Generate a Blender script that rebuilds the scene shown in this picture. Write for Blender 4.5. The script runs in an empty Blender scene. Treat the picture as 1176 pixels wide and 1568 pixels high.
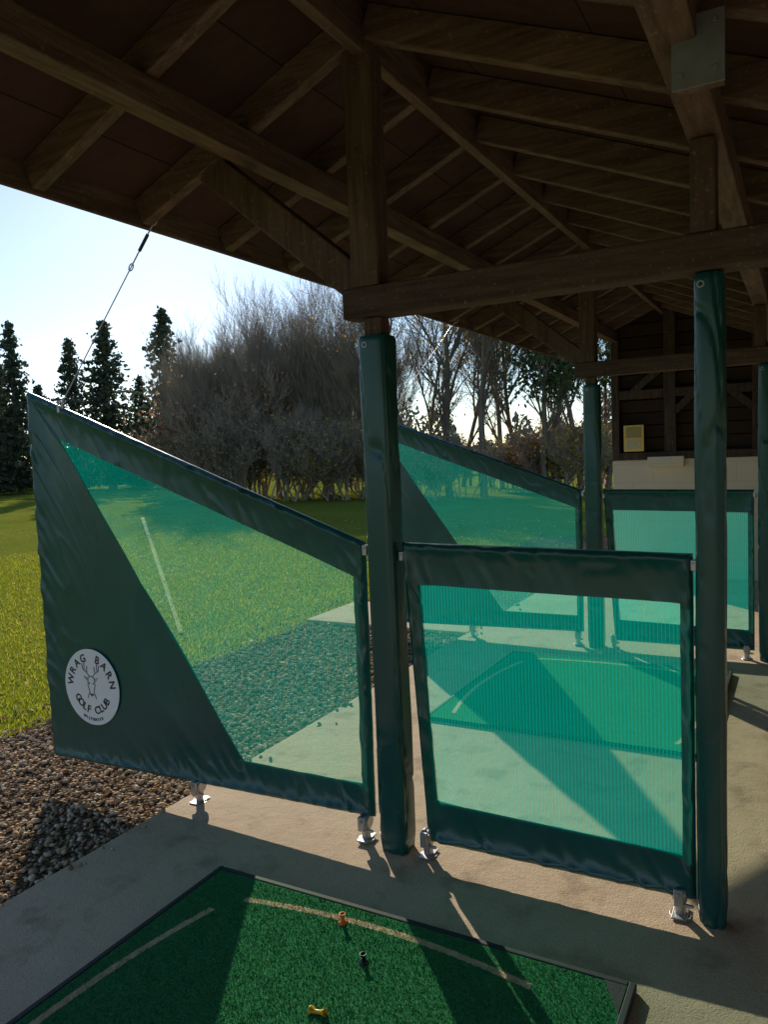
import bpy, bmesh, math, random
import numpy as np
from mathutils import Vector, Matrix, noise
random.seed(7); np.random.seed(7)
S=bpy.context.scene; COL=S.collection
S.view_settings.view_transform='Standard'; S.view_settings.look='None'; S.view_settings.exposure=0
Y1=2.651; PITCH=3.43; Y2=Y1+PITCH; YW=9.52; XL=-1.452; XR=-0.265; RX=-1.455; RZ=3.2; SL=0.42; EAVE=-2.62

# ---------------- helpers
def fast_mesh(name, V, Fc, smooth=False):
    V=np.asarray(V,dtype=np.float32); Fc=np.asarray(Fc,dtype=np.int32); k=Fc.shape[1]
    me=bpy.data.meshes.new(name); me.vertices.add(len(V)); me.vertices.foreach_set('co',V.ravel())
    me.loops.add(Fc.size); me.loops.foreach_set('vertex_index',Fc.ravel())
    me.polygons.add(len(Fc)); me.polygons.foreach_set('loop_start',np.arange(0,Fc.size,k,dtype=np.int32))
    me.polygons.foreach_set('loop_total',np.full(len(Fc),k,dtype=np.int32))
    if smooth: me.polygons.foreach_set('use_smooth',np.ones(len(Fc),dtype=bool))
    me.update(calc_edges=True); me.validate(); return me
def obj(name, me, mat=None, parent=None, loc=None):
    o=bpy.data.objects.new(name, me); COL.objects.link(o)
    if mat is not None and me is not None and len(me.materials)==0: me.materials.append(mat)
    if parent: o.parent=parent
    if loc: o.location=loc
    return o
def empty(name, loc=(0,0,0)):
    o=bpy.data.objects.new(name,None); o.empty_display_size=.2; COL.objects.link(o); o.location=loc; return o
def beam_bm(bm,p0,p1,w,h,up=Vector((0,0,1)),jit=0):
    p0=Vector(p0);p1=Vector(p1);d=(p1-p0).normalized(); s=d.cross(up).normalized(); u=s.cross(d).normalized()
    vs=[]
    for p in (p0,p1):
        for a,b in ((-1,-1),(1,-1),(1,1),(-1,1)):
            vs.append(bm.verts.new(p+s*a*w/2+u*b*h/2))
    for f in ((0,3,2,1),(4,5,6,7),(0,1,5,4),(1,2,6,5),(2,3,7,6),(3,0,4,7)): bm.faces.new([vs[i] for i in f])
def beams(name,lst,mat,parent,bev=.005,up=Vector((0,0,1))):
    bm=bmesh.new()
    for b in lst: beam_bm(bm,*b[:4],up=b[4] if len(b)>4 else up)
    me=bpy.data.meshes.new(name); bm.to_mesh(me); bm.free()
    o=obj(name,me,mat,parent)
    if bev:
        m=o.modifiers.new('bevel','BEVEL'); m.width=bev; m.segments=2; m.limit_method='ANGLE'
    return o
def box(name,x0,x1,y0,y1,z0,z1,mat,parent=None,bev=.004):
    bm=bmesh.new(); c=[bm.verts.new((x,y,z)) for z in (z0,z1) for y in (y0,y1) for x in (x0,x1)]
    for f in ((0,2,3,1),(4,5,7,6),(0,1,5,4),(1,3,7,5),(3,2,6,7),(2,0,4,6)): bm.faces.new([c[i] for i in f])
    me=bpy.data.meshes.new(name); bm.to_mesh(me); bm.free(); o=obj(name,me,mat,parent)
    if bev:
        m=o.modifiers.new('bevel','BEVEL'); m.width=bev; m.segments=2
    return o
def tube_obj(name,pts,r,mat,parent=None,cyc=False,res=4):
    cu=bpy.data.curves.new(name,'CURVE'); cu.dimensions='3D'; sp=cu.splines.new('POLY'); sp.points.add(len(pts)-1)
    for i,p in enumerate(pts): sp.points[i].co=(*p,1)
    sp.use_cyclic_u=cyc; cu.bevel_depth=r; cu.bevel_resolution=res; cu.use_fill_caps=True
    o=bpy.data.objects.new(name,cu); COL.objects.link(o); cu.materials.append(mat)
    if parent: o.parent=parent
    return o
# ---------------- material helper
class NT:
    def __init__(s,name):
        s.m=bpy.data.materials.new(name); s.m.use_nodes=True; s.t=s.m.node_tree; s.t.nodes.clear()
        s.out=s.n('ShaderNodeOutputMaterial')
    def n(s,ty,**k):
        nd=s.t.nodes.new(ty)
        for a,b in k.items(): setattr(nd,a,b)
        return nd
    def l(s,a,b): s.t.links.new(a,b)
    def coord(s,which='Object',scale=(1,1,1)):
        tc=s.n('ShaderNodeTexCoord'); mp=s.n('ShaderNodeMapping'); s.l(tc.outputs[which],mp.inputs[0]); mp.inputs['Scale'].default_value=scale; return mp.outputs[0]
    def noise(s,co,scale,detail=4,rough=.6):
        n=s.n('ShaderNodeTexNoise'); n.inputs['Scale'].default_value=scale; n.inputs['Detail'].default_value=detail; n.inputs['Roughness'].default_value=rough
        if co is not None: s.l(co,n.inputs['Vector'])
        return n.outputs['Fac']
    def ramp(s,fac,stops,interp='LINEAR'):
        r=s.n('ShaderNodeValToRGB'); r.color_ramp.interpolation=interp
        while len(r.color_ramp.elements)<len(stops): r.color_ramp.elements.new(.5)
        for e,(p,c) in zip(r.color_ramp.elements,stops): e.position=p; e.color=(*c,1) if len(c)==3 else c
        s.l(fac,r.inputs[0]); return r.outputs[0]
    def mix(s,fac,a,b,mode='MIX'):
        m=s.n('ShaderNodeMix',data_type='RGBA',blend_type=mode)
        for i,v in ((0,fac),(6,a),(7,b)):
            if isinstance(v,(int,float)): m.inputs[i].default_value=v
            elif isinstance(v,tuple): m.inputs[i].default_value=(*v,1)
            else: s.l(v,m.inputs[i])
        return m.outputs[2]
    def math(s,op,a,b=0,c=0):
        m=s.n('ShaderNodeMath',operation=op)
        for i,v in enumerate((a,b,c)):
            if isinstance(v,(int,float)): m.inputs[i].default_value=v
            else: s.l(v,m.inputs[i])
        return m.outputs[0]
    def bump(s,h,strength,dist):
        b=s.n('ShaderNodeBump'); b.inputs['Strength'].default_value=strength; b.inputs['Distance'].default_value=dist; s.l(h,b.inputs['Height']); return b.outputs[0]
    def pbr(s,col,rough=.7,normal=None,spec=.5,metal=0):
        p=s.n('ShaderNodeBsdfPrincipled')
        for k,v in (('Base Color',col),('Roughness',rough)):
            if isinstance(v,tuple): p.inputs[k].default_value=(*v,1)
            elif isinstance(v,(int,float)): p.inputs[k].default_value=v
            else: s.l(v,p.inputs[k])
        p.inputs['Specular IOR Level'].default_value=spec; p.inputs['Metallic'].default_value=metal
        if normal is not None: s.l(normal,p.inputs['Normal'])
        return p
    def dif(s,col,normal=None):
        p=s.n('ShaderNodeBsdfDiffuse'); s.l(col,p.inputs[0])
        if normal is not None: s.l(normal,p.inputs['Normal'])
        return p
    def done(s,sh): s.l(sh.outputs[0],s.out.inputs[0]); return s.m
def shmix(s,f,a,b):
    m=s.n('ShaderNodeMixShader')
    if isinstance(f,(int,float)): m.inputs[0].default_value=f
    else: s.l(f,m.inputs[0])
    s.l(a.outputs[0],m.inputs[1]); s.l(b.outputs[0],m.inputs[2]); return m

def wood(name,axis,c0=(.11,.066,.045),c1=(.33,.22,.155)):
    s=NT(name); sc=[9,9,9]; sc[axis]=.8; co=s.coord('Object',tuple(sc))
    g=s.noise(co,4,4,.65); big=s.noise(s.coord('Object'),2.2,2)
    col=s.ramp(g,[(.3,c0),(.72,c1)]); col=s.mix(s.math('MULTIPLY',big,.8),col,tuple(x*.4 for x in c0))
    sp=s.noise(s.coord('Object'),55,2,.7); col=s.mix(s.ramp(sp,[(.62,(0,0,0)),(.72,(.35,.35,.35))]),col,(.42,.33,.25))
    return s.done(s.pbr(col,.75,s.bump(g,.5,.01),.3))
WX=wood('timber_x',0); WY=wood('timber_y',1); WZ=wood('timber_z',2,(.085,.052,.037),(.25,.165,.11)); WT=wood('timber_tie',0,(.075,.046,.033),(.21,.14,.095))
def boards(name,c0,c1,step,axis,mort=.04,gapc=(.004,.003,.003)):
    s=NT(name); tc=s.n('ShaderNodeTexCoord'); sx=s.n('ShaderNodeSeparateXYZ'); s.l(tc.outputs['Object'],sx.inputs[0])
    v=s.math('MULTIPLY',sx.outputs[axis],1/step); fr=s.math('FRACT',v); fl=s.math('FLOOR',v)
    gap=s.math('LESS_THAN',fr,mort)
    wn=s.n('ShaderNodeTexWhiteNoise',noise_dimensions='1D'); s.l(fl,wn.inputs['W'])
    g=s.noise(s.coord('Object',(3,6,6)),3,4)
    col=s.mix(s.math('MULTIPLY_ADD',wn.outputs[0],.4,s.math('MULTIPLY',g,.6)),c0,c1); col=s.mix(gap,col,gapc)
    return s.done(s.dif(col))
ROOFB=boards('roof_sarking',(.055,.03,.028),(.14,.083,.068),.6,0,.01,(.03,.02,.016))
WALLB=boards('weatherboard',(.03,.02,.016),(.07,.045,.033),.15,2,.08)

def vinyl(name,trans=.08):
    s=NT(name); co=s.coord('Object')
    n1=s.noise(co,2.0,3); n2=s.noise(s.coord('Object',(1,1,.5)),5,2,.5)
    col=s.ramp(n1,[(.3,(.005,.070,.068)),(.7,(.008,.10,.092))])
    dust=s.ramp(s.noise(co,11,5,.75),[(.55,(0,0,0)),(.85,(.22,.22,.22))]); col=s.mix(dust,col,(.05,.15,.13))
    p=s.pbr(col,s.math('MULTIPLY_ADD',n2,.2,.20),s.bump(n2,.25,.03),.7)
    t=s.n('ShaderNodeBsdfTranslucent'); t.inputs[0].default_value=(.01,.45,.38,1)
    return s.done(shmix(s,trans,p,t))
VIN=vinyl('green_vinyl')
def net(name,base,tint):
    s=NT(name); tc=s.n('ShaderNodeTexCoord'); sx=s.n('ShaderNodeSeparateXYZ'); s.l(tc.outputs['Object'],sx.inputs[0])
    def stripe(o,per):
        f=s.math('PINGPONG',s.math('MULTIPLY',o,1/per),.5); return s.math('MULTIPLY',f,2)
    a=stripe(sx.outputs[0],.0125); b=stripe(sx.outputs[2],.0065)
    n=s.noise(s.coord('Object'),3,3)
    f=s.math('ADD',s.math('ADD',s.math('MULTIPLY',s.math('POWER',a,2),.20),s.math('MULTIPLY',b,.08)),s.math('MULTIPLY_ADD',n,.12,base))
    tr=s.n('ShaderNodeBsdfTransparent'); tr.inputs[0].default_value=(*tint,1)
    tl=s.n('ShaderNodeBsdfTranslucent'); tl.inputs[0].default_value=(.0,.80,.66,1)
    df=s.n('ShaderNodeBsdfDiffuse'); df.inputs[0].default_value=(.0,.64,.54,1)
    return s.done(shmix(s,f,tr,shmix(s,.55,tl,df)))
NETW=net('green_netting_wing',.05,(.86,1,.88)); NETP=net('green_netting_panel',.18,(.74,1,.93))
def simple(name,c,r=.6,metal=0,bscale=0,var=.2):
    s=NT(name); n=s.noise(s.coord('Object'),bscale or 20,4)
    col=s.mix(n,tuple(x*(1-var) for x in c),tuple(min(1,x*(1+var)) for x in c))
    return s.done(s.pbr(col,r,s.bump(n,.2,.004),.5,metal))
GALV=simple('galvanised_steel',(.5,.5,.5),.42,.85,30)
GALVD=simple('grey_plate_steel',(.2,.22,.235),.6,.2,12,.45)
RUB=simple('black_rubber',(.022,.022,.024),.75)
WHITE=simple('white_vinyl_print',(.85,.86,.87),.45,0,8,.04)
INK=simple('dark_print',(.03,.02,.025),.5)
ORANGE=simple('orange_plastic',(.85,.16,.01),.4); BLACKP=simple('black_plastic',(.012,.012,.014),.35); YEL=simple('yellow_plastic',(.8,.42,.01),.4)

def concrete():
    s=NT('concrete_floor'); co=s.coord('Object')
    a=s.noise(co,1.1,5,.65); b=s.noise(co,14,4,.7); c=s.noise(co,150,2,.8); d=s.noise(co,5,4,.6)
    col=s.ramp(a,[(.25,(.52,.38,.25)),(.5,(.66,.495,.335)),(.75,(.76,.59,.41))])
    col=s.mix(s.math('MULTIPLY',b,.55),col,(.42,.30,.19)); col=s.mix(s.ramp(c,[(.55,(0,0,0)),(.68,(.6,.6,.6))]),col,(.18,.14,.10))
    col=s.mix(s.ramp(c,[(.3,(.5,.5,.5)),(.42,(0,0,0))]),col,(.85,.72,.54))
    col=s.mix(s.ramp(d,[(.54,(0,0,0)),(.68,(.6,.6,.6))]),col,(.30,.21,.135))
    h=s.math('ADD',s.math('MULTIPLY',b,.5),s.math('MULTIPLY',c,.3))
    return s.done(s.pbr(col,.88,s.bump(h,1,.009),.25))
CONC=concrete()
def grass_ground():
    s=NT('grass_ground'); co=s.coord('Object')
    a=s.noise(co,.35,4); b=s.noise(co,6,4,.7); c=s.noise(co,70,2,.8)
    col=s.ramp(a,[(.3,(.18,.215,.026)),(.6,(.26,.28,.034)),(.8,(.33,.31,.055))])
    col=s.mix(s.math('MULTIPLY',b,.6),col,(.095,.135,.02)); col=s.mix(s.ramp(c,[(.5,(0,0,0)),(.7,(.7,.7,.7))]),col,(.40,.38,.09))
    lf=s.noise(co,22,2,.6); col=s.mix(s.ramp(lf,[(.66,(0,0,0)),(.7,(.6,.6,.6))]),col,(.48,.37,.16))
    h=s.math('ADD',s.math('MULTIPLY',b,.6),s.math('MULTIPLY',c,.5))
    return s.done(s.dif(col,s.bump(h,.9,.05)))
GRASS=grass_ground()
def gravel_bed():
    s=NT('gravel_bed'); co=s.coord('Object'); v=s.n('ShaderNodeTexVoronoi'); v.inputs['Scale'].default_value=48; s.l(co,v.inputs[0])
    sep=s.n('ShaderNodeSeparateColor'); s.l(v.outputs['Color'],sep.inputs[0])
    col=s.ramp(sep.outputs[0],[(0,(.15,.09,.055)),(.5,(.40,.28,.18)),(1,(.66,.52,.36))])
    col=s.mix(s.ramp(v.outputs['Distance'],[(.3,(0,0,0)),(.55,(.85,.85,.85))]),col,(.06,.04,.026))
    return s.done(s.dif(col,s.bump(s.math('SUBTRACT',1,v.outputs['Distance']),1,.02)))
GRAVB=gravel_bed()
def island(name,stops,rough=.7,trans=0,tcol=None,extra=False):
    s=NT(name); g=s.n('ShaderNodeNewGeometry'); col=s.ramp(g.outputs['Random Per Island'],stops)
    if extra:
        n=s.noise(s.coord('Object'),60,2); col=s.mix(s.math('MULTIPLY',n,.4),col,(.24,.165,.105))
    p=s.dif(col)
    if trans:
        t=s.n('ShaderNodeBsdfTranslucent'); s.l(s.mix(1,col,tcol or (1,1,1),'MULTIPLY'),t.inputs[0])
        return s.done(shmix(s,trans,p,t))
    return s.done(p)
STONE=island('gravel_stones',[(0,(.24,.15,.09)),(.35,(.50,.35,.23)),(.7,(.70,.53,.37)),(1,(.92,.80,.63))],.8,extra=True)
BLADE=island('grass_blades',[(0,(.11,.165,.02)),(.5,(.21,.26,.03)),(.85,(.36,.35,.05)),(1,(.54,.44,.15))],.6,.5,(1.55,1.5,.7))
DEAD=island('fallen_leaf',[(0,(.16,.07,.03)),(.4,(.4,.2,.07)),(.7,(.6,.42,.2)),(1,(.85,.75,.5))],.6,.3)

# ---------------- camera
H=1.6
pit,rol,yaw=[math.radians(a) for a in (4.353,2.344,28.747)]
Fh=Vector((-math.sin(yaw),math.cos(yaw),0));Rh=Vector((math.cos(yaw),math.sin(yaw),0));U=Vector((0,0,1))
F=Fh*math.cos(pit)-U*math.sin(pit);Up=Fh*math.sin(pit)+U*math.cos(pit)
R=Rh*math.cos(rol)-Up*math.sin(rol);V=Up*math.cos(rol)+Rh*math.sin(rol)
cam=bpy.data.cameras.new('camera'); cam.sensor_fit='VERTICAL'; cam.sensor_height=36; cam.lens=1180.9/1568*36; cam.clip_end=3000; cam.clip_start=.05
co=bpy.data.objects.new('camera',cam); COL.objects.link(co)
M=Matrix(((R.x,V.x,-F.x,0),(R.y,V.y,-F.y,0),(R.z,V.z,-F.z,H),(0,0,0,1))); co.matrix_world=M; S.camera=co

# ---------------- light
EL=math.radians(21.5); az=math.atan2(-.95,1.0)
sd=Vector((math.sin(az)*math.cos(EL),math.cos(az)*math.cos(EL),math.sin(EL)))
L=bpy.data.lights.new('sun','SUN'); L.energy=5.0; L.angle=math.radians(.5); L.color=(1,.90,.74)
lo=bpy.data.objects.new('sun',L); COL.objects.link(lo); lo.rotation_euler=sd.to_track_quat('Z','Y').to_euler(); lo.location=(0,0,20)
W=bpy.data.worlds.new('World'); S.world=W; W.use_nodes=True; nt=W.node_tree
bg=nt.nodes['Background']; sk=nt.nodes.new('ShaderNodeTexSky'); sk.sky_type='NISHITA'; sk.sun_disc=False
sk.sun_elevation=EL; sk.sun_rotation=az; sk.altitude=500; sk.air_density=.92; sk.dust_density=.2; sk.ozone_density=2.4
nt.links.new(sk.outputs[0],bg.inputs[0]); bg.inputs[1].default_value=.15

# ---------------- ground
GZ=-.06
def sheet(name,x0,x1,y0,y1,z,mat,parent=None):
    me=fast_mesh(name,[(x0,y0,z),(x1,y0,z),(x1,y1,z),(x0,y1,z)],[(0,1,2,3)]); return obj(name,me,mat,parent)
sheet('ground',-900,900,-900,900,GZ,GRASS)
gp=empty('gravel_path'); sheet('gravel_base',-4.38,-2.6,-6,14,GZ+.012,GRAVB,gp)
floor=box('concrete_floor',-2.61,2.2,-4,YW+.3,-.2,0,CONC,None,.012)
box('concrete_pad',-4.36,-2.625,Y2+.15,Y2+1.15,-.1,-.012,CONC,None,.01)
ico=bmesh.new(); bmesh.ops.create_icosphere(ico,subdivisions=1,radius=1); iv=np.array([v.co[:] for v in ico.verts]); iff=np.array([[v.index for v in f.verts] for f in ico.faces]); ico.free()
def scatter(base_v,base_f,N,pos,scl,flat=1):
    rot=np.random.rand(N,3)*6.28
    ca,sa=np.cos(rot),np.sin(rot)
    Vv=np.repeat(base_v[None],N,0)*(1+(np.random.rand(N,len(base_v),3)-.5)*.5)
    Vv=Vv*(scl[:,None,:])
    for ax,(i,j) in ((0,(1,2)),(1,(0,2)),(2,(0,1))):
        a=Vv[:,:,i]*ca[:,ax,None]-Vv[:,:,j]*sa[:,ax,None]; b=Vv[:,:,i]*sa[:,ax,None]+Vv[:,:,j]*ca[:,ax,None]; Vv[:,:,i]=a;Vv[:,:,j]=b
    Vv[:,:,2]*=flat; Vv=Vv+pos[:,None,:]
    Fc=(base_f[None]+np.arange(N)[:,None,None]*len(base_v)).reshape(-1,base_f.shape[1]); return Vv.reshape(-1,3),Fc
N=14000
px=np.random.uniform(-4.4,-2.61,N); py=.2+7.3*np.random.rand(N)**1.15; r=.005+.012*np.random.rand(N)**1.5
edge=np.random.rand(N)<.04; px[edge]=np.random.uniform(-4.7,-4.38,edge.sum())
pz=GZ+.012+r*.3+np.random.rand(N)*.007
sp_=np.random.rand(N)<.005; px[sp_]=-2.6+np.abs(np.random.normal(0,.05,sp_.sum())); pz[sp_]=r[sp_]*.4
Vv,Fc=scatter(iv,iff,N,np.stack([px,py,pz],1),np.stack([r*1.25,r,r*.75],1),.75)
obj('stones',fast_mesh('stones',Vv,Fc),STONE,gp)
def blades(name,N,fx,fy,h0,h1,w,z,mat,parent=None):
    x=fx(N);y=fy(N);n=len(x);h=np.random.uniform(h0,h1,n);a=np.random.rand(n)*6.28;ln=np.random.uniform(-.6,.6,(n,2))
    b0=np.stack([x-np.cos(a)*w,y-np.sin(a)*w,np.full(n,z)],1);b1=np.stack([x+np.cos(a)*w,y+np.sin(a)*w,np.full(n,z)],1)
    t=np.stack([x+ln[:,0]*h,y+ln[:,1]*h,z+h],1); Vb=np.stack([b0,b1,t],1).reshape(-1,3)
    return obj(name,fast_mesh(name,Vb,np.arange(3*n).reshape(-1,3)),mat,parent)
gb=blades('grass_blades',130000,lambda n:-4.30-np.abs(np.random.rand(n)**1.6)*9,lambda n:1.5+np.random.rand(n)**1.2*12,.02,.05,.0035,GZ,BLADE)
N=4500; lx=-4.3-np.random.rand(N)**1.3*14; ly=np.random.uniform(1.5,17,N)
k=np.random.rand(N)<.12; lx[k]=np.random.uniform(-4.4,-2.65,k.sum())
lq=np.array([(-1,-.5,0),(0,-.8,.1),(1,0,.3),(0,.8,.1)]);r=np.random.uniform(.010,.026,N)
Vv,Fc=scatter(lq,np.array([[0,1,2,3]]),N,np.stack([lx,ly,np.full(N,GZ+.045)],1),np.stack([r]*3,1),.5)
obj('fallen_leaves',fast_mesh('fallen_leaves',Vv,Fc),DEAD)
me=fast_mesh('l',[(-5.31,5.46,GZ+.012),(-5.28,5.49,GZ+.012),(-17.73,17.07,GZ+.012),(-17.80,17.0,GZ+.012)],[(0,1,2,3)])
obj('range_marking_line',me,simple('faded_line',(.36,.36,.12),1),None)

# ---------------- shelter
sh=empty('driving_range_shelter')
def rz(x): return RZ-SL*abs(x-RX)
ya,yb=-3.2,YW+.1
XB=2.1
raf=[]; ys=[]
yy=3.18-.56*12
while yy<yb: ys.append(yy); yy+=.56
for y in ys:
    for s_,xe in ((-1,EAVE+.01),(1,XB)):
        raf.append(((RX+s_*.03,y,rz(RX+s_*.03)),(xe,y,rz(xe)),.055,.12))
beams('rafters',raf,WX,sh)
def slope(name,x0,x1,off,th,mat):
    bm=bmesh.new(); c=[bm.verts.new((x,y,rz(x)+t)) for t in (off,off+th) for y in (ya,yb) for x in (x0,x1)]
    for f in ((0,2,3,1),(4,5,7,6),(0,1,5,4),(1,3,7,5),(3,2,6,7),(2,0,4,6)): bm.faces.new([c[i] for i in f])
    me=bpy.data.meshes.new(name); bm.to_mesh(me); bm.free(); obj(name,me,mat,sh)
slope('roof_sarking_left',EAVE-.03,RX,.068,.02,ROOFB); slope('roof_sarking_right',RX,XB,.068,.02,ROOFB)
TILE=simple('roof_tiles',(.12,.07,.05),.8)
slope('roof_tiles_left',EAVE-.06,RX,.092,.04,TILE); slope('roof_tiles_right',RX,XB,.092,.04,TILE)
beams('fascia',[((EAVE-.02,ya,rz(EAVE)+.02),(EAVE-.02,yb,rz(EAVE)+.02),.025,.14)],WY,sh)
beams('ridge_beam',[((RX,ya,RZ-.02),(RX,yb,RZ-.02),.05,.2)],WY,sh)
beams('purlins',[((-2.0,ya,rz(-2)-.115),(-2.0,yb,rz(-2)-.115),.09,.11),((-.27,ya,rz(-.27)-.12),(-.27,yb,rz(-.27)-.12),.1,.12)],WY,sh)
tb=[];kp=[];br=[]
for y in (Y1-PITCH,Y1,Y2):
    tb.append(((-1.575,y,2.178),(XB,y,2.178),.10,.115))
    kp.append(((-1.472,y,2.2365),(-1.472,y,RZ-.02),.12,.10,Vector((0,1,0))))
    kp.append(((-.275,y,2.2365),(-.275,y,rz(-.27)-.182),.075,.09,Vector((0,1,0))))
    br.append(((-1.50,y,2.235),(-2.22,y,rz(-2.2)-.05),.08,.13))
beams('tie_beams',tb,WT,sh,.008); beams('king_posts',kp,WZ,sh,.008); beams('braces',br,WZ,sh,.008)
box('steel_plate',-.275,-.16,1.985,1.993,2.415,2.575,GALVD,sh,.001)
for bx,bz in ((-.255,2.55),(-.18,2.55),(-.255,2.445),(-.18,2.445)): box('plate_bolt',bx-.006,bx+.006,1.979,1.984,bz-.006,bz+.006,GALVD,sh,.002)
box('plate_packer',-.27,-.165,1.994,2.06,2.43,2.56,WY,sh,.003)
s=NT('painted_blockwork'); bt=s.n('ShaderNodeTexBrick'); tc=s.n('ShaderNodeTexCoord'); mp=s.n('ShaderNodeMapping'); s.l(tc.outputs['Object'],mp.inputs[0]); mp.inputs['Rotation'].default_value=(math.radians(90),0,0); s.l(mp.outputs[0],bt.inputs[0])
for k_,v_ in (('Scale',1),('Brick Width',.45),('Row Height',.225),('Mortar Size',.004)): bt.inputs[k_].default_value=v_
bt.inputs['Color1'].default_value=(.80,.70,.54,1);bt.inputs['Color2'].default_value=(.78,.68,.52,1);bt.inputs['Mortar'].default_value=(.68,.59,.45,1)
CREAM=s.done(s.pbr(s.mix(s.math('MULTIPLY',s.noise(s.coord('Object'),3,5),.3),bt.outputs[0],(.5,.43,.32)),.8,s.bump(bt.outputs['Fac'],-.3,.004),.3))
box('block_wall',-2.04,XB,YW,YW+.14,0,1.39,CREAM,sh,.006)
box('wall_ledge_block',-1.62,-1.22,YW-.1,YW-.004,1.31,1.43,CREAM,sh,.006)
me=fast_mesh('gable_wall',[(-2.04,YW+.1,1.392),(XB,YW+.1,1.392),(XB,YW+.1,rz(XB)+.05),(RX,YW+.1,RZ+.05),(-2.04,YW+.1,rz(-2.04)+.05)],[(0,1,2,3,4)]); obj('gable_wall',me,WALLB,sh)
fr=[((-2.0,YW+.04,1.395),(-2.0,YW+.04,rz(-2)),.09,.09,Vector((0,1,0)))]
for x in (-1.38,-.45,.5): fr.append(((x,YW+.04,1.395),(x,YW+.04,rz(x)-.02),.13,.09,Vector((0,1,0))))
fr2=[((-1.95,YW+.03,2.17),(XB,YW+.03,2.17),.06,.1),((-1.95,YW+.02,1.44),(XB,YW+.02,1.44),.1,.09)]
fr+= [((-1.33,YW+.03,1.95),(-.95,YW+.03,2.3),.05,.08),((-1.43,YW+.03,2.5),(-1.8,YW+.03,2.2),.05,.08),((-.5,YW+.03,1.95),(-.9,YW+.03,2.3),.05,.08)]
DW=wood('dark_timber',2,(.05,.03,.022),(.14,.095,.065))
beams('wall_frame_posts',fr,DW,sh); beams('wall_frame_rails',fr2,DW,sh)
box('back_wall',XB-.06,XB,ya,YW-.01,0,rz(XB)-.07,simple('cream_bounce',(.78,.68,.53),.8,0,2,.05),sh,0)  # unseen wall, coloured cream to bounce light back into the shelter
nb=empty('notice_sign'); box('notice_board',-1.90,-1.67,YW-.03,YW-.015,1.50,1.81,simple('yellow_notice',(.85,.6,.12),.5),nb,.003)
box('notice_paper',-1.875,-1.695,YW-.035,YW-.0305,1.66,1.79,simple('notice_print',(.4,.3,.1),.5),nb,.001)
box('notice_text',-1.87,-1.70,YW-.035,YW-.0305,1.53,1.64,simple('notice_print2',(.6,.5,.3),.5),nb,.001)

# ---------------- padded posts
def padded_post(cx,cy,z0,z1,hx,hy,ex,seed):
    n,m=48,170; Vp=[];Fp=[]
    for j in range(m+1):
        z=z0+(z1-z0)*j/m
        for i in range(n):
            a=2*math.pi*i/n; c,s_=math.cos(a),math.sin(a)
            x=math.copysign(abs(c)**(2/ex),c)*hx; y=math.copysign(abs(s_)**(2/ex),s_)*hy
            w=.0035*noise.noise(Vector((c*.8,s_*.8+seed,z*2.2)))+ .003*math.sin(z*1.9+seed)*c
            fold=1-abs(noise.noise(Vector((c*.9,s_*.9+seed,z*3.4+c*.5+s_*.35))))*7
            w-=.0085*max(0,fold)**2*(.35+.65*min(1,max(0,noise.noise(Vector((seed,3.1,z*1.7)))*3+.4)))
            if z-z0<.06: w-= .009*(1-(z-z0)/.06)*(1+.5*math.sin(a*9))
            if z1-z<.012: w-=.004
            if i==(n*3//4+7)%n: w+=.0045
            k=1+w/hx; Vp.append((x*k,y*k,z))
    for j in range(m):
        for i in range(n):
            a=j*n+i;b=j*n+(i+1)%n; Fp.append((a,b,b+n,a+n))
    root=empty('padded_post',(cx,cy,0))
    obj('vinyl_sleeve',fast_mesh('vinyl_sleeve',Vp,Fp,True),VIN,root)
    box('timber_core',-hx*.6,hx*.6,-hy*.6,hy*.6,.005,2.118,WZ,root,.004)
    bpy.ops.mesh.primitive_torus_add(major_radius=.009,minor_radius=.003,major_segments=16,minor_segments=6,location=(0,0,0)); o=bpy.context.object
    o.name='eyelet'; o.rotation_euler=(math.pi/2,0,0); o.parent=root; o.location=(-.03*(hx/.078),-hy-.002,z1-.035); o.data.materials.append(GALV)
    return root
padded_post(XL,Y1,.0,2.05,.062,.060,4.5,1.3); padded_post(XR,Y1,0,2.115,.046,.046,3.0,4.2)
padded_post(XL,Y2,.0,2.06,.062,.060,4.5,8.3); padded_post(XR+.02,Y2,0,2.115,.046,.046,3.0,9.2)

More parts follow.
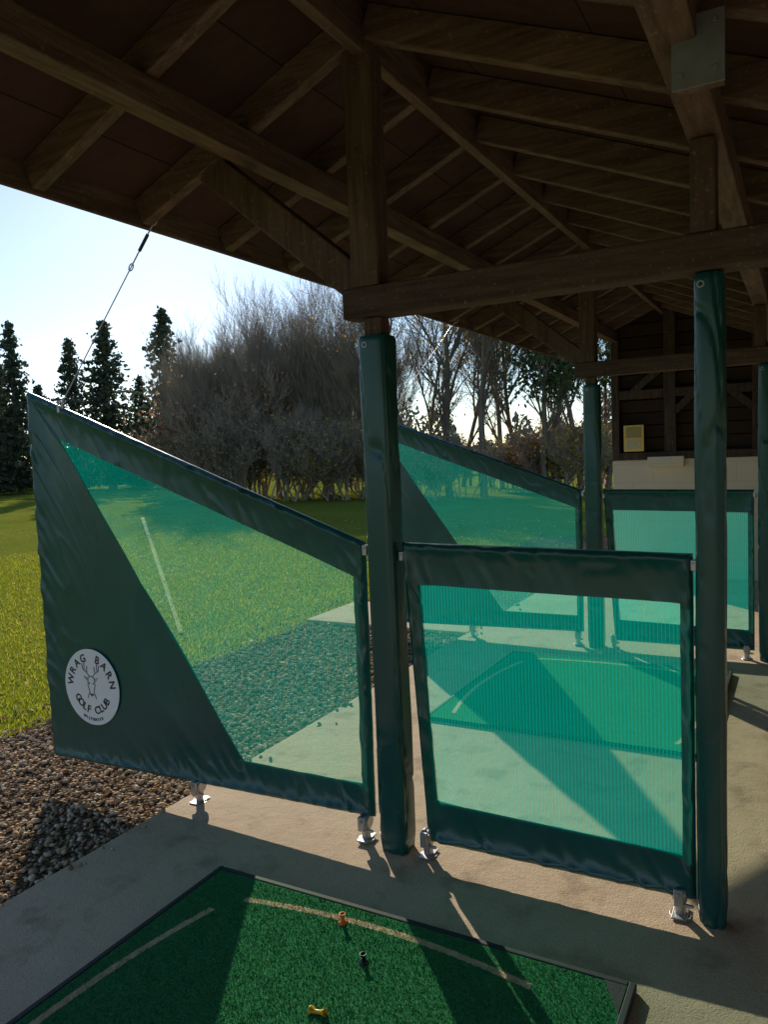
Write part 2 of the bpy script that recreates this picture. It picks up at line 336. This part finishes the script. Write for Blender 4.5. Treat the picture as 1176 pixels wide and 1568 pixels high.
# ---------------- screens
def seg_dist(p,a,b):
    ax,az=a;bx,bz=b;dx,dz=bx-ax,bz-az;t=max(0,min(1,((p[0]-ax)*dx+(p[1]-az)*dz)/(dx*dx+dz*dz)));return math.hypot(p[0]-ax-dx*t,p[1]-az-dz*t)
def ring(name,outer,inner,seed,parent,tube=.022,thin=.004):
    k=len(outer); verts={};Vp=[];Fp=[]
    edges=[(outer[i],outer[(i+1)%k]) for i in range(k)]
    def vert(x,z,side):
        key=(round(x,4),round(z,4),side)
        if key in verts: return verts[key]
        d=min(seg_dist((x,z),*e) for e in edges)
        if d<tube: h=math.sqrt(max(0,tube*tube-(tube-d)**2))
        else: h=thin+(tube-thin)*math.exp(-(d-tube)/.028)
        crease=max(0,1-abs(noise.noise(Vector((x*9+z*5,seed,z*3))))*5)**2
        w=.006*noise.noise(Vector((x*20,seed,z*20)))*math.exp(-d/.05)+.009*noise.noise(Vector((x*26+z*14,seed,z*5)))*math.exp(-d/.10)-.010*crease*math.exp(-d/.16)
        big=max(0,1-abs(noise.noise(Vector((x*1.3+z*.6,seed*1.7,z*.9))))*4)**2
        w+=(.014*noise.noise(Vector((x*2.2,seed,z*1.3)))-.010*big)*min(1,d/.3)
        w*=min(1,d/.012); 
        y=(-h if side==0 else h)+w
        verts[key]=len(Vp); Vp.append((x,y,z)); return verts[key]
    for i in range(k):
        o0,o1=outer[i],outer[(i+1)%k];n0,n1=inner[i],inner[(i+1)%k]
        ln=max(math.dist(o0,o1),math.dist(n0,n1)); md=max(math.dist(o0,n0),math.dist(o1,n1))
        nu=max(4,int(ln/.012)); 
        vs=[0]; st_=.0035
        while vs[-1]<md: vs.append(vs[-1]+min(st_,.016)); st_*=1.18
        vs=[v/vs[-1] for v in vs]
        for side in (0,1):
            g=[]
            for v in vs:
                row=[]
                for u in range(nu+1):
                    t=u/nu; x=(o0[0]*(1-t)+o1[0]*t)*(1-v)+(n0[0]*(1-t)+n1[0]*t)*v; z=(o0[1]*(1-t)+o1[1]*t)*(1-v)+(n0[1]*(1-t)+n1[1]*t)*v
                    row.append(vert(x,z,side if v>0 else 0))
                g.append(row)
            for a in range(len(vs)-1):
                for u in range(nu):
                    q=(g[a][u],g[a][u+1],g[a+1][u+1],g[a+1][u])
                    Fp.append(q if side==0 else q[::-1])
    return obj(name,fast_mesh(name,Vp,Fp,True),VIN,parent)
def clamp(x,z,parent,foot=True,s=1):
    bm=bmesh.new()
    def cyl(p,axis,r,l,seg=16):
        rot={'X':Matrix.Rotation(math.pi/2,4,'Y'),'Y':Matrix.Rotation(math.pi/2,4,'X'),'Z':Matrix()}[axis]
        bmesh.ops.create_cone(bm,cap_ends=True,segments=seg,radius1=r*s,radius2=r*s,depth=l*s,matrix=Matrix.Translation(p)@rot)
    cyl((0,0,0),'X',.027,.045); cyl((-.012*s,0,0),'X',.031,.012);cyl((.014*s,0,0),'X',.031,.012)
    if foot:
        cyl((0,0,-.04*s),'Z',.019,.06); cyl((0,-.0,-.078*s),'Z',.036,.008,20)
        beam_bm(bm,(-.0,-.045*s,-.072*s),(0,.045*s,-.072*s),.05*s,.006*s)
    cyl((0,-.034*s,.012*s),'Y',.007,.03,6); cyl((.03*s,-.02*s,-.03*s),'X',.007,.03,6)
    beam_bm(bm,(0,-.036*s,-.03*s),(0,-.036*s,.03*s),.03*s,.014*s,up=Vector((0,1,0)))
    me=bpy.data.meshes.new('hinge_clamp');bm.to_mesh(me);bm.free();o=obj('hinge_clamp',me,GALV,parent,(x,0,z))
    m=o.modifiers.new('b','BEVEL');m.width=.002;m.segments=1;m.limit_method='ANGLE'
def net_plane(win,parent,mat):
    c=np.mean(np.array(win),0); V_=[]
    for x,z in win:
        d=np.array((x,z))-c; d=d/np.linalg.norm(d)*.012; V_.append((x+d[0],0.0,z+d[1]))
    obj('netting',fast_mesh('netting',V_,[(0,1,2,3)]),mat,parent)
WO=[(-3.515,1.99),(-3.515,.068),(-1.552,.112),(-1.545,1.25)]; WI=[(-3.31,1.74),(-2.23,.24),(-1.60,.24),(-1.60,1.11)]
def wing(y,seed):
    r=empty('wing_screen',(0,y,0)); ring('vinyl_border',WO,WI,seed,r); net_plane(WI,r,NETW)
    clamp(-2.51,.075,r); clamp(-1.60,.085,r); clamp(-1.535,1.22,r,False,.7); clamp(-3.27,1.885,r,False,.6)
    return r
PO=[(-1.378,1.252),(-1.308,.062),(-.318,.066),(-.318,1.236)]; PI=[(-1.315,1.09),(-1.272,.228),(-.358,.214),(-.358,1.072)]
def panel(y,seed):
    r=empty('divider_screen',(0,y,0)); ring('vinyl_border',PO,PI,seed,r); net_plane(PI,r,NETP)
    clamp(-1.315,.078,r); clamp(-.37,.078,r); clamp(-1.375,1.2,r,False,.6); clamp(-.315,1.2,r,False,.6); return r
w1=wing(Y1,2.2); w2=wing(Y2,5.7); p1=panel(Y1,3.4); p2=panel(Y2,6.9)
def logo(parent):
    cl=[c for c in parent.children if c.name.startswith('vinyl_border')][0]
    cx,cz=-3.175,.48; Rr=.196
    ymin=min(v.co.y for v in cl.data.vertices if math.hypot(v.co.x-cx,v.co.z-cz)<Rr+.01)
    y=ymin-.0008
    n=64;V_=[(cx,y,cz)]+[(cx+Rr*math.sin(2*math.pi*i/n),y,cz+Rr*math.cos(2*math.pi*i/n)) for i in range(n)]
    obj('logo_disc',fast_mesh('logo_disc',V_,[(0,1+i,1+(i+1)%n) for i in range(n)]),WHITE,parent)
    def arc(txt,rad,a0,a1,size,flip):
        for i,ch in enumerate(txt):
            if ch==' ': continue
            a=math.radians(a0+(a1-a0)*i/(len(txt)-1)); cu=bpy.data.curves.new('logo_letter','FONT'); cu.body=ch; cu.size=size; cu.align_x='CENTER'; cu.align_y='CENTER'; cu.offset=.0014; cu.extrude=.0003
            cu.materials.append(INK); o=bpy.data.objects.new('logo_letter',cu); COL.objects.link(o); o.parent=parent
            rot=a if not flip else a+math.pi
            o.matrix_local=Matrix.Translation((cx+rad*math.sin(a),y-.001,cz+rad*math.cos(a)))@Matrix.Rotation(rot,4,'Y')@Matrix.Rotation(math.pi/2,4,'X')
    arc('WRAG BARN',.150,-80,80,.056,False); arc('GOLF CLUB',.122,-122,-238,.054,True)
    arc('WILTSHIRE',.168,-158,-202,.018,True)
    def ln(pts,w=.0018): tube_obj('stag_line',[(cx+a,y-.001,cz+b+.012) for a,b in pts],w,INK,parent,res=1)
    ln([(-.022,.035),(-.026,.0),(-.012,-.05),(0,-.06),(.012,-.05),(.026,.0),(.022,.035),(0,.045),(-.022,.035)])
    for s_ in (-1,1):
        ln([(s_*.01,.042),(s_*.03,.06),(s_*.055,.075),(s_*.062,.105)]); ln([(s_*.03,.06),(s_*.025,.095)]); ln([(s_*.047,.07),(s_*.045,.11)]); ln([(s_*.024,.03),(s_*.05,.04),(s_*.03,.02)])
        ln([(s_*.012,.01),(s_*.016,.004)],.003)
    ln([(-.02,-.045),(-.03,-.07)]);ln([(.02,-.045),(.03,-.07)]);ln([(-.006,-.05),(.006,-.05)],.004)
logo(w1)
def cable(y,seed):
    c=empty('support_cable'); a=Vector((-3.27,y-.01,1.90)); b=Vector((-2.50,y,2.76)); d=(b-a)
    tube_obj('wire',[a,a+d*.72],.003,GALV,c); 
    q=a+d*.72; tube_obj('turnbuckle_rod',[q,q+d*.06],.0035,GALV,c); tube_obj('turnbuckle_body',[q+d*.055,q+d*.13],.008,BLACKP,c); tube_obj('turnbuckle_rod',[q+d*.12,q+d*.18],.0035,GALV,c)
    for k_,rr in ((.70,.012),(.91,.014),(.97,.016)):
        p=a+d*k_; n=16; dn=d.normalized(); s_=Vector((0,1,0)).cross(dn)
        tube_obj('shackle',[p+dn*math.cos(t*2*math.pi/n)*rr*1.5+s_*math.sin(t*2*math.pi/n)*rr for t in range(n)],.003,GALV,c,True)
    tube_obj('shackle',[a+Vector((math.cos(t*.3926)*.018,0,math.sin(t*.3926)*.025)) for t in range(16)],.005,GALV,c,True)
    tube_obj('hook_plate',[b+Vector((-.02,0,.015)),b+Vector((.03,0,-.005))],.009,GALV,c)
    tube_obj('eye_bolt',[b,b+Vector((0,0,.06))],.006,GALV,c)
cable(Y1,0); cable(Y2,1)

# ---------------- mats
def turf():
    s=NT('mat_turf'); tc=s.n('ShaderNodeTexCoord'); sx=s.n('ShaderNodeSeparateXYZ'); s.l(tc.outputs['Object'],sx.inputs[0]); X,Y=sx.outputs[0],sx.outputs[1]
    wob=s.math('MULTIPLY_ADD',s.noise(s.coord('Object'),70,2),.012,-.006); Xw=s.math('ADD',X,wob); Yw=s.math('ADD',Y,wob)
    def band(o,c,w): return s.math('LESS_THAN',s.math('ABSOLUTE',s.math('SUBTRACT',o,c)),w)
    xc=s.math('ADD',X,1.24); Yc=s.math('ADD',Yw,s.math('MULTIPLY',s.math('MULTIPLY',xc,xc),.2))
    yc=s.math('SUBTRACT',Y,1.3); Xc=s.math('SUBTRACT',Xw,s.math('MULTIPLY',s.math('MULTIPLY',yc,yc),.2)); Xd=s.math('ADD',Xw,s.math('MULTIPLY',s.math('MULTIPLY',yc,yc),.2))
    l1=s.math('MULTIPLY',band(Yc,2.118,.013),band(Xw,-1.235,.53)); l2=s.math('MULTIPLY',band(Xc,-1.925,.013),band(Yw,1.35,.62))
    l3=s.math('MULTIPLY',band(Xd,-.52,.012),band(Yw,1.30,.58))
    line=s.math('MINIMUM',s.math('ADD',s.math('ADD',l1,l2),l3),1)
    n=s.noise(s.coord('Object'),260,2,.8); b=s.noise(s.coord('Object'),3,4)
    col=s.ramp(n,[(.3,(.022,.14,.05)),(.55,(.06,.34,.13)),(.75,(.16,.58,.25))]); col=s.mix(s.math('MULTIPLY',b,.4),col,(.05,.21,.085))
    sp=s.noise(s.coord('Object'),400,1,.8); col=s.mix(s.ramp(sp,[(.62,(0,0,0)),(.75,(.6,.6,.6))]),col,(.7,.65,.48))
    wear=s.ramp(s.noise(s.coord('Object'),30,3,.7),[(.3,(.55,.55,.55)),(.6,(1,1,1))])
    col=s.mix(s.math('MULTIPLY',line,wear),col,(.9,.68,.45))
    return s.done(s.dif(col,s.bump(n,1,.006)))
TURF=turf()
def tee_mat(dy):
    r=empty('tee_mat',(0,dy,0)); x0,x1,y0,y1=-2.0,-.43,.62,2.205
    me=fast_mesh('turf',[(x0+.022,y0,.024),(x1-.022,y0,.024),(x1-.022,y1-.022,.024),(x0+.022,y1-.022,.024)],[(0,1,2,3)]); obj('turf',me,TURF,r)
    beams('rubber_edge',[((x0+.011,y0,.014),(x0+.011,y1,.014),.022,.026),((x1-.011,y0,.014),(x1-.011,y1,.014),.022,.026),((x0+.022,y1-.011,.014),(x1-.022,y1-.011,.014),.022,.026),((x0+.022,y0+.01,.01),(x1-.022,y0+.01,.01),.02,.02)],RUB,r,.004)
    bm=bmesh.new(); c=[bm.verts.new(v) for v in ((x1-.09,y1-.024,.0275),(x1-.024,y1-.024,.0275),(x1-.024,y1-.15,.0275))]; bm.faces.new(c[::-1]); me=bpy.data.meshes.new('corner_patch'); bm.to_mesh(me); bm.free(); obj('corner_patch',me,RUB,r)
    if dy==0:
        blades('turf_fibres',100000,lambda n:np.random.uniform(x0+.024,x1-.024,n),lambda n:np.random.uniform(1.2,y1-.024,n),.003,.007,.0012,.0235,TURF,r)
    return r
tee_mat(0); tee_mat(PITCH)
def tee(x,y,h,mat,r=.009,lean=(0,0)):
    prof=[(r*1.5,0),(r*1.5,.004),(r*.8,.008),(r*.62,.02),(r*.6,h*.6),(r*.8,h*.85),(r*1.15,h),(r*.85,h),(r*.6,h-.006),(0.0005,h-.007)]
    n=20; V_=[];F_=[]
    for rr,z in prof:
        for i in range(n): V_.append((rr*math.cos(2*math.pi*i/n),rr*math.sin(2*math.pi*i/n),z))
    for j in range(len(prof)-1):
        for i in range(n): F_.append((j*n+i,j*n+(i+1)%n,(j+1)*n+(i+1)%n,(j+1)*n+i))
    o=obj('golf_tee',fast_mesh('golf_tee',V_,F_,True),mat,None,(x,y,.024)); o.rotation_euler=(lean[0],lean[1],0)
tee(-1.37,2.09,.035,ORANGE,.010); tee(-1.205,1.945,.03,BLACKP,.010); tee(-1.237,1.70,.05,YEL,.010,(0,1.35))

# ---------------- trees
BARK=simple('bark',(.20,.16,.12),.9,0,15,.35)
s=NT('twigs'); TWIG=s.done(s.dif(s.ramp(s.noise(s.coord('Object'),.8,2),[(.3,(.30,.25,.19)),(.7,(.50,.41,.31))])))
def branch_tree(seed,height,stems=4,spread=.45,depth=4,trunk_r=.09,last=2,up=.3):
    rg=random.Random(seed); segs=[];tips=[]
    def grow(p,d,ln,r,lev):
        n=4 if lev<2 else 3; q=p.copy(); dd=d.copy()
        for i in range(n):
            dd=(dd+Vector((rg.gauss(0,.10),rg.gauss(0,.10),rg.gauss(.06,.07)))).normalized(); q2=q+dd*ln/n; r2=r*(1-.6*(i+1)/n)if lev else r*(1-.55*(i+1)/n)
            segs.append((q,q2,r*(1-.6*i/n),r2)); 
            if lev<depth and (i>0 or lev>0):
                for c in range(rg.choice((2,3)) if lev<depth-1 else last):
                    a=rg.uniform(0,6.28); sp=rg.uniform(.35,.75); e=dd.orthogonal().normalized(); e=Matrix.Rotation(a,3,dd)@e
                    nd=(dd*math.cos(sp)+e*math.sin(sp)+Vector((0,0,up))).normalized()
                    grow(q2 if c else q.lerp(q2,rg.random()),nd,ln*rg.uniform(.4,.66),max(r2*.6,.005),lev+1)
            q=q2
        if lev>=depth-1: tips.append((q,lev))
    for k_ in range(stems):
        a=rg.uniform(0,6.28); t=rg.uniform(.05,spread); d=Vector((math.cos(a)*t,math.sin(a)*t,1)).normalized()
        grow(Vector((rg.gauss(0,.25*(stems>1)),rg.gauss(0,.25*(stems>1)),0)),d,height*rg.uniform(.5,.68),trunk_r*rg.uniform(.7,1),0)
    n=len(segs); P0=np.array([s_[0][:] for s_ in segs]);P1=np.array([s_[1][:] for s_ in segs]);r0=np.array([s_[2] for s_ in segs]);r1=np.array([s_[3] for s_ in segs])
    zmax=P1[:,2].max(); sc=height/zmax; P0*=sc;P1*=sc
    D=P1-P0;D/=np.linalg.norm(D,axis=1)[:,None]+1e-9; A=np.cross(D,np.array([.3,.5,.8]));A/=np.linalg.norm(A,axis=1)[:,None]+1e-9;B=np.cross(D,A)
    ring_=[]
    for P,r_ in ((P0,r0),(P1,r1)):
        for i in range(3):
            a=i*2.094; ring_.append(P+(A*math.cos(a)+B*math.sin(a))*r_[:,None])
    VV=np.stack(ring_,1).reshape(-1,3); b=np.arange(n)[:,None]*6
    FF=np.concatenate([b+np.array([[0,1,4,3]]),b+np.array([[1,2,5,4]]),b+np.array([[2,0,3,5]])])
    me=fast_mesh('branches',VV,FF)
    return me,np.array([t[0][:] for t in tips])*sc
def leaf_mesh(name,pts,n,jit,size,zr=None):
    pts=np.asarray(pts); idx=np.random.randint(0,len(pts),n); P=pts[idx]+np.random.normal(0,jit,(n,3))
    if zr is not None: P=P[(P[:,2]>zr[0])&(P[:,2]<zr[1])]
    n=len(P); r=np.random.uniform(.5,1,n)*size
    Vv,Fc=scatter(np.array([(-1,0,0),(0,-.6,0),(1,0,0),(0,.6,0)],dtype=float),np.array([[0,1,2,3]]),n,P,np.stack([r]*3,1)); return fast_mesh(name,Vv,Fc)
LF_BROWN=island('autumn_leaves_brown',[(0,(.16,.13,.09)),(.5,(.29,.23,.15)),(1,(.44,.35,.2))],.8,.4)
LF_RUST=island('autumn_leaves_rust',[(0,(.24,.13,.09)),(.5,(.40,.22,.14)),(1,(.56,.34,.2))],.8,.45)
LF_YEL=island('autumn_leaves_yellow',[(0,(.17,.16,.05)),(.5,(.34,.29,.06)),(1,(.7,.5,.09))],.8,.5,(1.4,1.1,.6))
LF_GRN=island('conifer_foliage',[(0,(.06,.085,.06)),(.5,(.10,.13,.08)),(1,(.16,.18,.10))],.8,.3)
LF_PINE=island('pine_foliage',[(0,(.045,.07,.04)),(.5,(.075,.12,.05)),(1,(.15,.2,.07))],.8,.35)
def az_pos(px,dist):
    a=math.atan((px-588+8)/1184.)
    return Vector((math.sin(a-yaw),math.cos(a-yaw),0))*dist+Vector((0,0,GZ))
BT=[]
for i in range(4):
    me,tp=branch_tree(11+i,9,stems=6,spread=.5,depth=4,trunk_r=.085); me.materials.append(TWIG)
    lm=leaf_mesh('leaves',tp,450,.25,.05,(.3,6.5)); lm.materials.append(LF_BROWN)
    ly=leaf_mesh('leaves_low',tp*np.array([1,1,.42]),1500,.4,.07,(.1,3.2)); ly.materials.append([LF_YEL,LF_BROWN,LF_BROWN,LF_YEL][i])
    BT.append((me,lm,ly))
TT=[]
for i in range(3):
    me,tp=branch_tree(41+i,11,stems=1,spread=.12,depth=4,trunk_r=.16,last=1,up=.12); me.materials.append(BARK)
    lm=leaf_mesh('leaves',tp,700,.35,.065); lm.materials.append(LF_YEL); TT.append((me,lm))
def put(name,parts,pos,sc,rot,names):
    r=empty(name,pos); r.scale=(sc[0],sc[0],sc[1]); r.rotation_euler=(0,0,rot)
    for m_,n_ in zip(parts,names):
        if m_: obj(n_,m_,None,r)
    return r
rg=random.Random(5)
hump=[(302,34,7.6,2),(330,35,8.2,2),(360,33,8.0,0),(392,35,10.0,1),(425,33,10.2,3),(462,36,10.8,1),(498,33,9.8,3),(535,35,9.8,1),(575,32,8.6,0),(365,31,4.5,2),(455,30.5,4.2,0)]
for px_,d,h,k_ in hump: put('bare_tree',BT[k_],az_pos(px_,d),(h/9*.8,h/9),rg.uniform(0,6.28),('branches','leaves','low_leaves'))
for px_,d,h,k_ in ((632,29,11,0),(655,33,10,1),(682,28,12,2),(705,35,11,0),(735,27,12,1),(762,32,11,2),(790,35,11,0),(850,33,10,2),(885,30,11,0),(930,32,10,1),(980,30,10,2)):
    put('woodland_tree',TT[k_],az_pos(px_,d),(h/11,h/11),rg.uniform(0,6.28),('branches','leaves'))
def conifer(seed,h,w):
    r=np.random.RandomState(seed); P=[]
    for z in np.arange(.5,h,.2):
        rad=w*(1-z/h)**.85*(.6+.7*r.rand())+.06
        for b in range(r.randint(5,9)):
            a=r.rand()*6.28; L_=rad*(.5+.75*r.rand()); tip=np.array([math.cos(a)*L_,math.sin(a)*L_,z-.2*L_+.08])
            n=int(8+20*L_); t=r.rand(n)**.7; pp=np.array([0,0,z])*(1-t[:,None])+tip*t[:,None]; pp+=r.normal(0,.09,(n,3))*np.array([1,1,.8]); P.append(pp)
    P=np.concatenate(P); m_=leaf_mesh('foliage',P,len(P),.03,.15); m_.materials.append(LF_GRN)
    cu=bmesh.new(); bmesh.ops.create_cone(cu,cap_ends=True,segments=8,radius1=.18,radius2=.02,depth=h,matrix=Matrix.Translation((0,0,h/2))); tm=bpy.data.meshes.new('trunk'); cu.to_mesh(tm); cu.free(); tm.materials.append(BARK)
    return (tm,m_)
CF=[conifer(3,10,2.1),conifer(9,10,2.6)]
for px_,d,h,k_,w in ((24,56,11.0,0,1.15),(-30,54,10,1,1.2),(112,57,10.2,1,1.1),(166,55,11.0,0,1.6),(216,60,8,1,1.0),(256,50,11.0,1,1.3),(292,60,8.5,0,1.2),(62,66,8,1,1.2),(-120,55,11,0,1.3),(-220,50,10,1,1.3),(5,62,9,0,1.3)):
    put('conifer_tree',CF[k_],az_pos(px_,d),(w,h/10),rg.uniform(0,6.28),('trunk','foliage'))
me,tp=branch_tree(77,7.2,stems=1,spread=.1,depth=3,trunk_r=.17,last=3); me.materials.append(BARK); tp=tp[tp[:,2]>3.4]
lm=leaf_mesh('needles',tp,3200,.22,.11); lm.materials.append(LF_PINE); put('pine_tree',(me,lm),az_pos(832,27),(1.15,1),.5,('branches','needles')); put('pine_tree',(me,lm),az_pos(925,30),(1.1,1.15),2.5,('branches','needles'))
def shrub(seed,mat,n=2600):
    me,tp=branch_tree(seed,2.4,stems=7,spread=.9,depth=3,trunk_r=.03,last=3); me.materials.append(TWIG); lm=leaf_mesh('leaves',tp,n,.14,.05); lm.materials.append(mat); return (me,lm)
SH=[shrub(5,LF_YEL),shrub(6,LF_RUST),shrub(8,LF_BROWN)]
for px_,d,s_,k_ in ((830,28,1.1,1),(862,27,1.2,0),(795,29,1.0,0),(760,30,.8,2),(705,27,1,2),(660,26,.9,0),(630,28,1.1,2),(325,34,2.3,1),(348,33,1.9,2),(303,31,1.3,2),(440,29.5,1.3,2),(500,29,1.2,0),(530,28.5,1.3,2),(555,29,1.1,2),(470,30,1.5,0),(400,31,1.6,2),(370,31,1.3,2),(890,30,1.3,1),(925,31,1.2,0),(590,28,1,0)):
    put('shrub',SH[k_],az_pos(px_,d),(s_*1.3,s_),rg.uniform(0,6.28),('branches','leaves'))
N=50000; A=np.random.uniform(-1.5,1.9,N)-yaw; Rr=np.random.uniform(68,86,N); hh=3.8+1.6*np.sin(A*23)+1.2*np.sin(A*57+1)+1.0*np.sin(A*131)
z=np.random.rand(N)**.8*np.maximum(1.5,hh)*(.8+.4*np.random.rand(N)); r=np.random.uniform(.15,.42,N)
Vv,Fc=scatter(np.array([(-1,0,0),(0,-.5,0),(1,0,0),(0,.5,0)],dtype=float),np.array([[0,1,2,3]]),N,np.stack([np.sin(A)*Rr,np.cos(A)*Rr,z],1),np.stack([r]*3,1))
obj('distant_woodland',fast_mesh('distant_woodland',Vv,Fc),island('distant_foliage',[(0,(.18,.16,.13)),(.5,(.26,.22,.17)),(1,(.34,.28,.19))],.9,0))
fl=[];a=Vector((-13.5,33,0));b=Vector((-7.5,27.5,0))
for i in range(9):
    p=a.lerp(b,i/8); fl.append((p+Vector((0,0,GZ)),p+Vector((0,0,1.15)),.1,.1,Vector((0,1,0))))
for z in (.45,.8,1.08): fl.append((a+Vector((0,-.07,z)),b+Vector((0,-.07,z)),.04,.1))
fe=beams('wooden_fence',fl,WX,None,0)
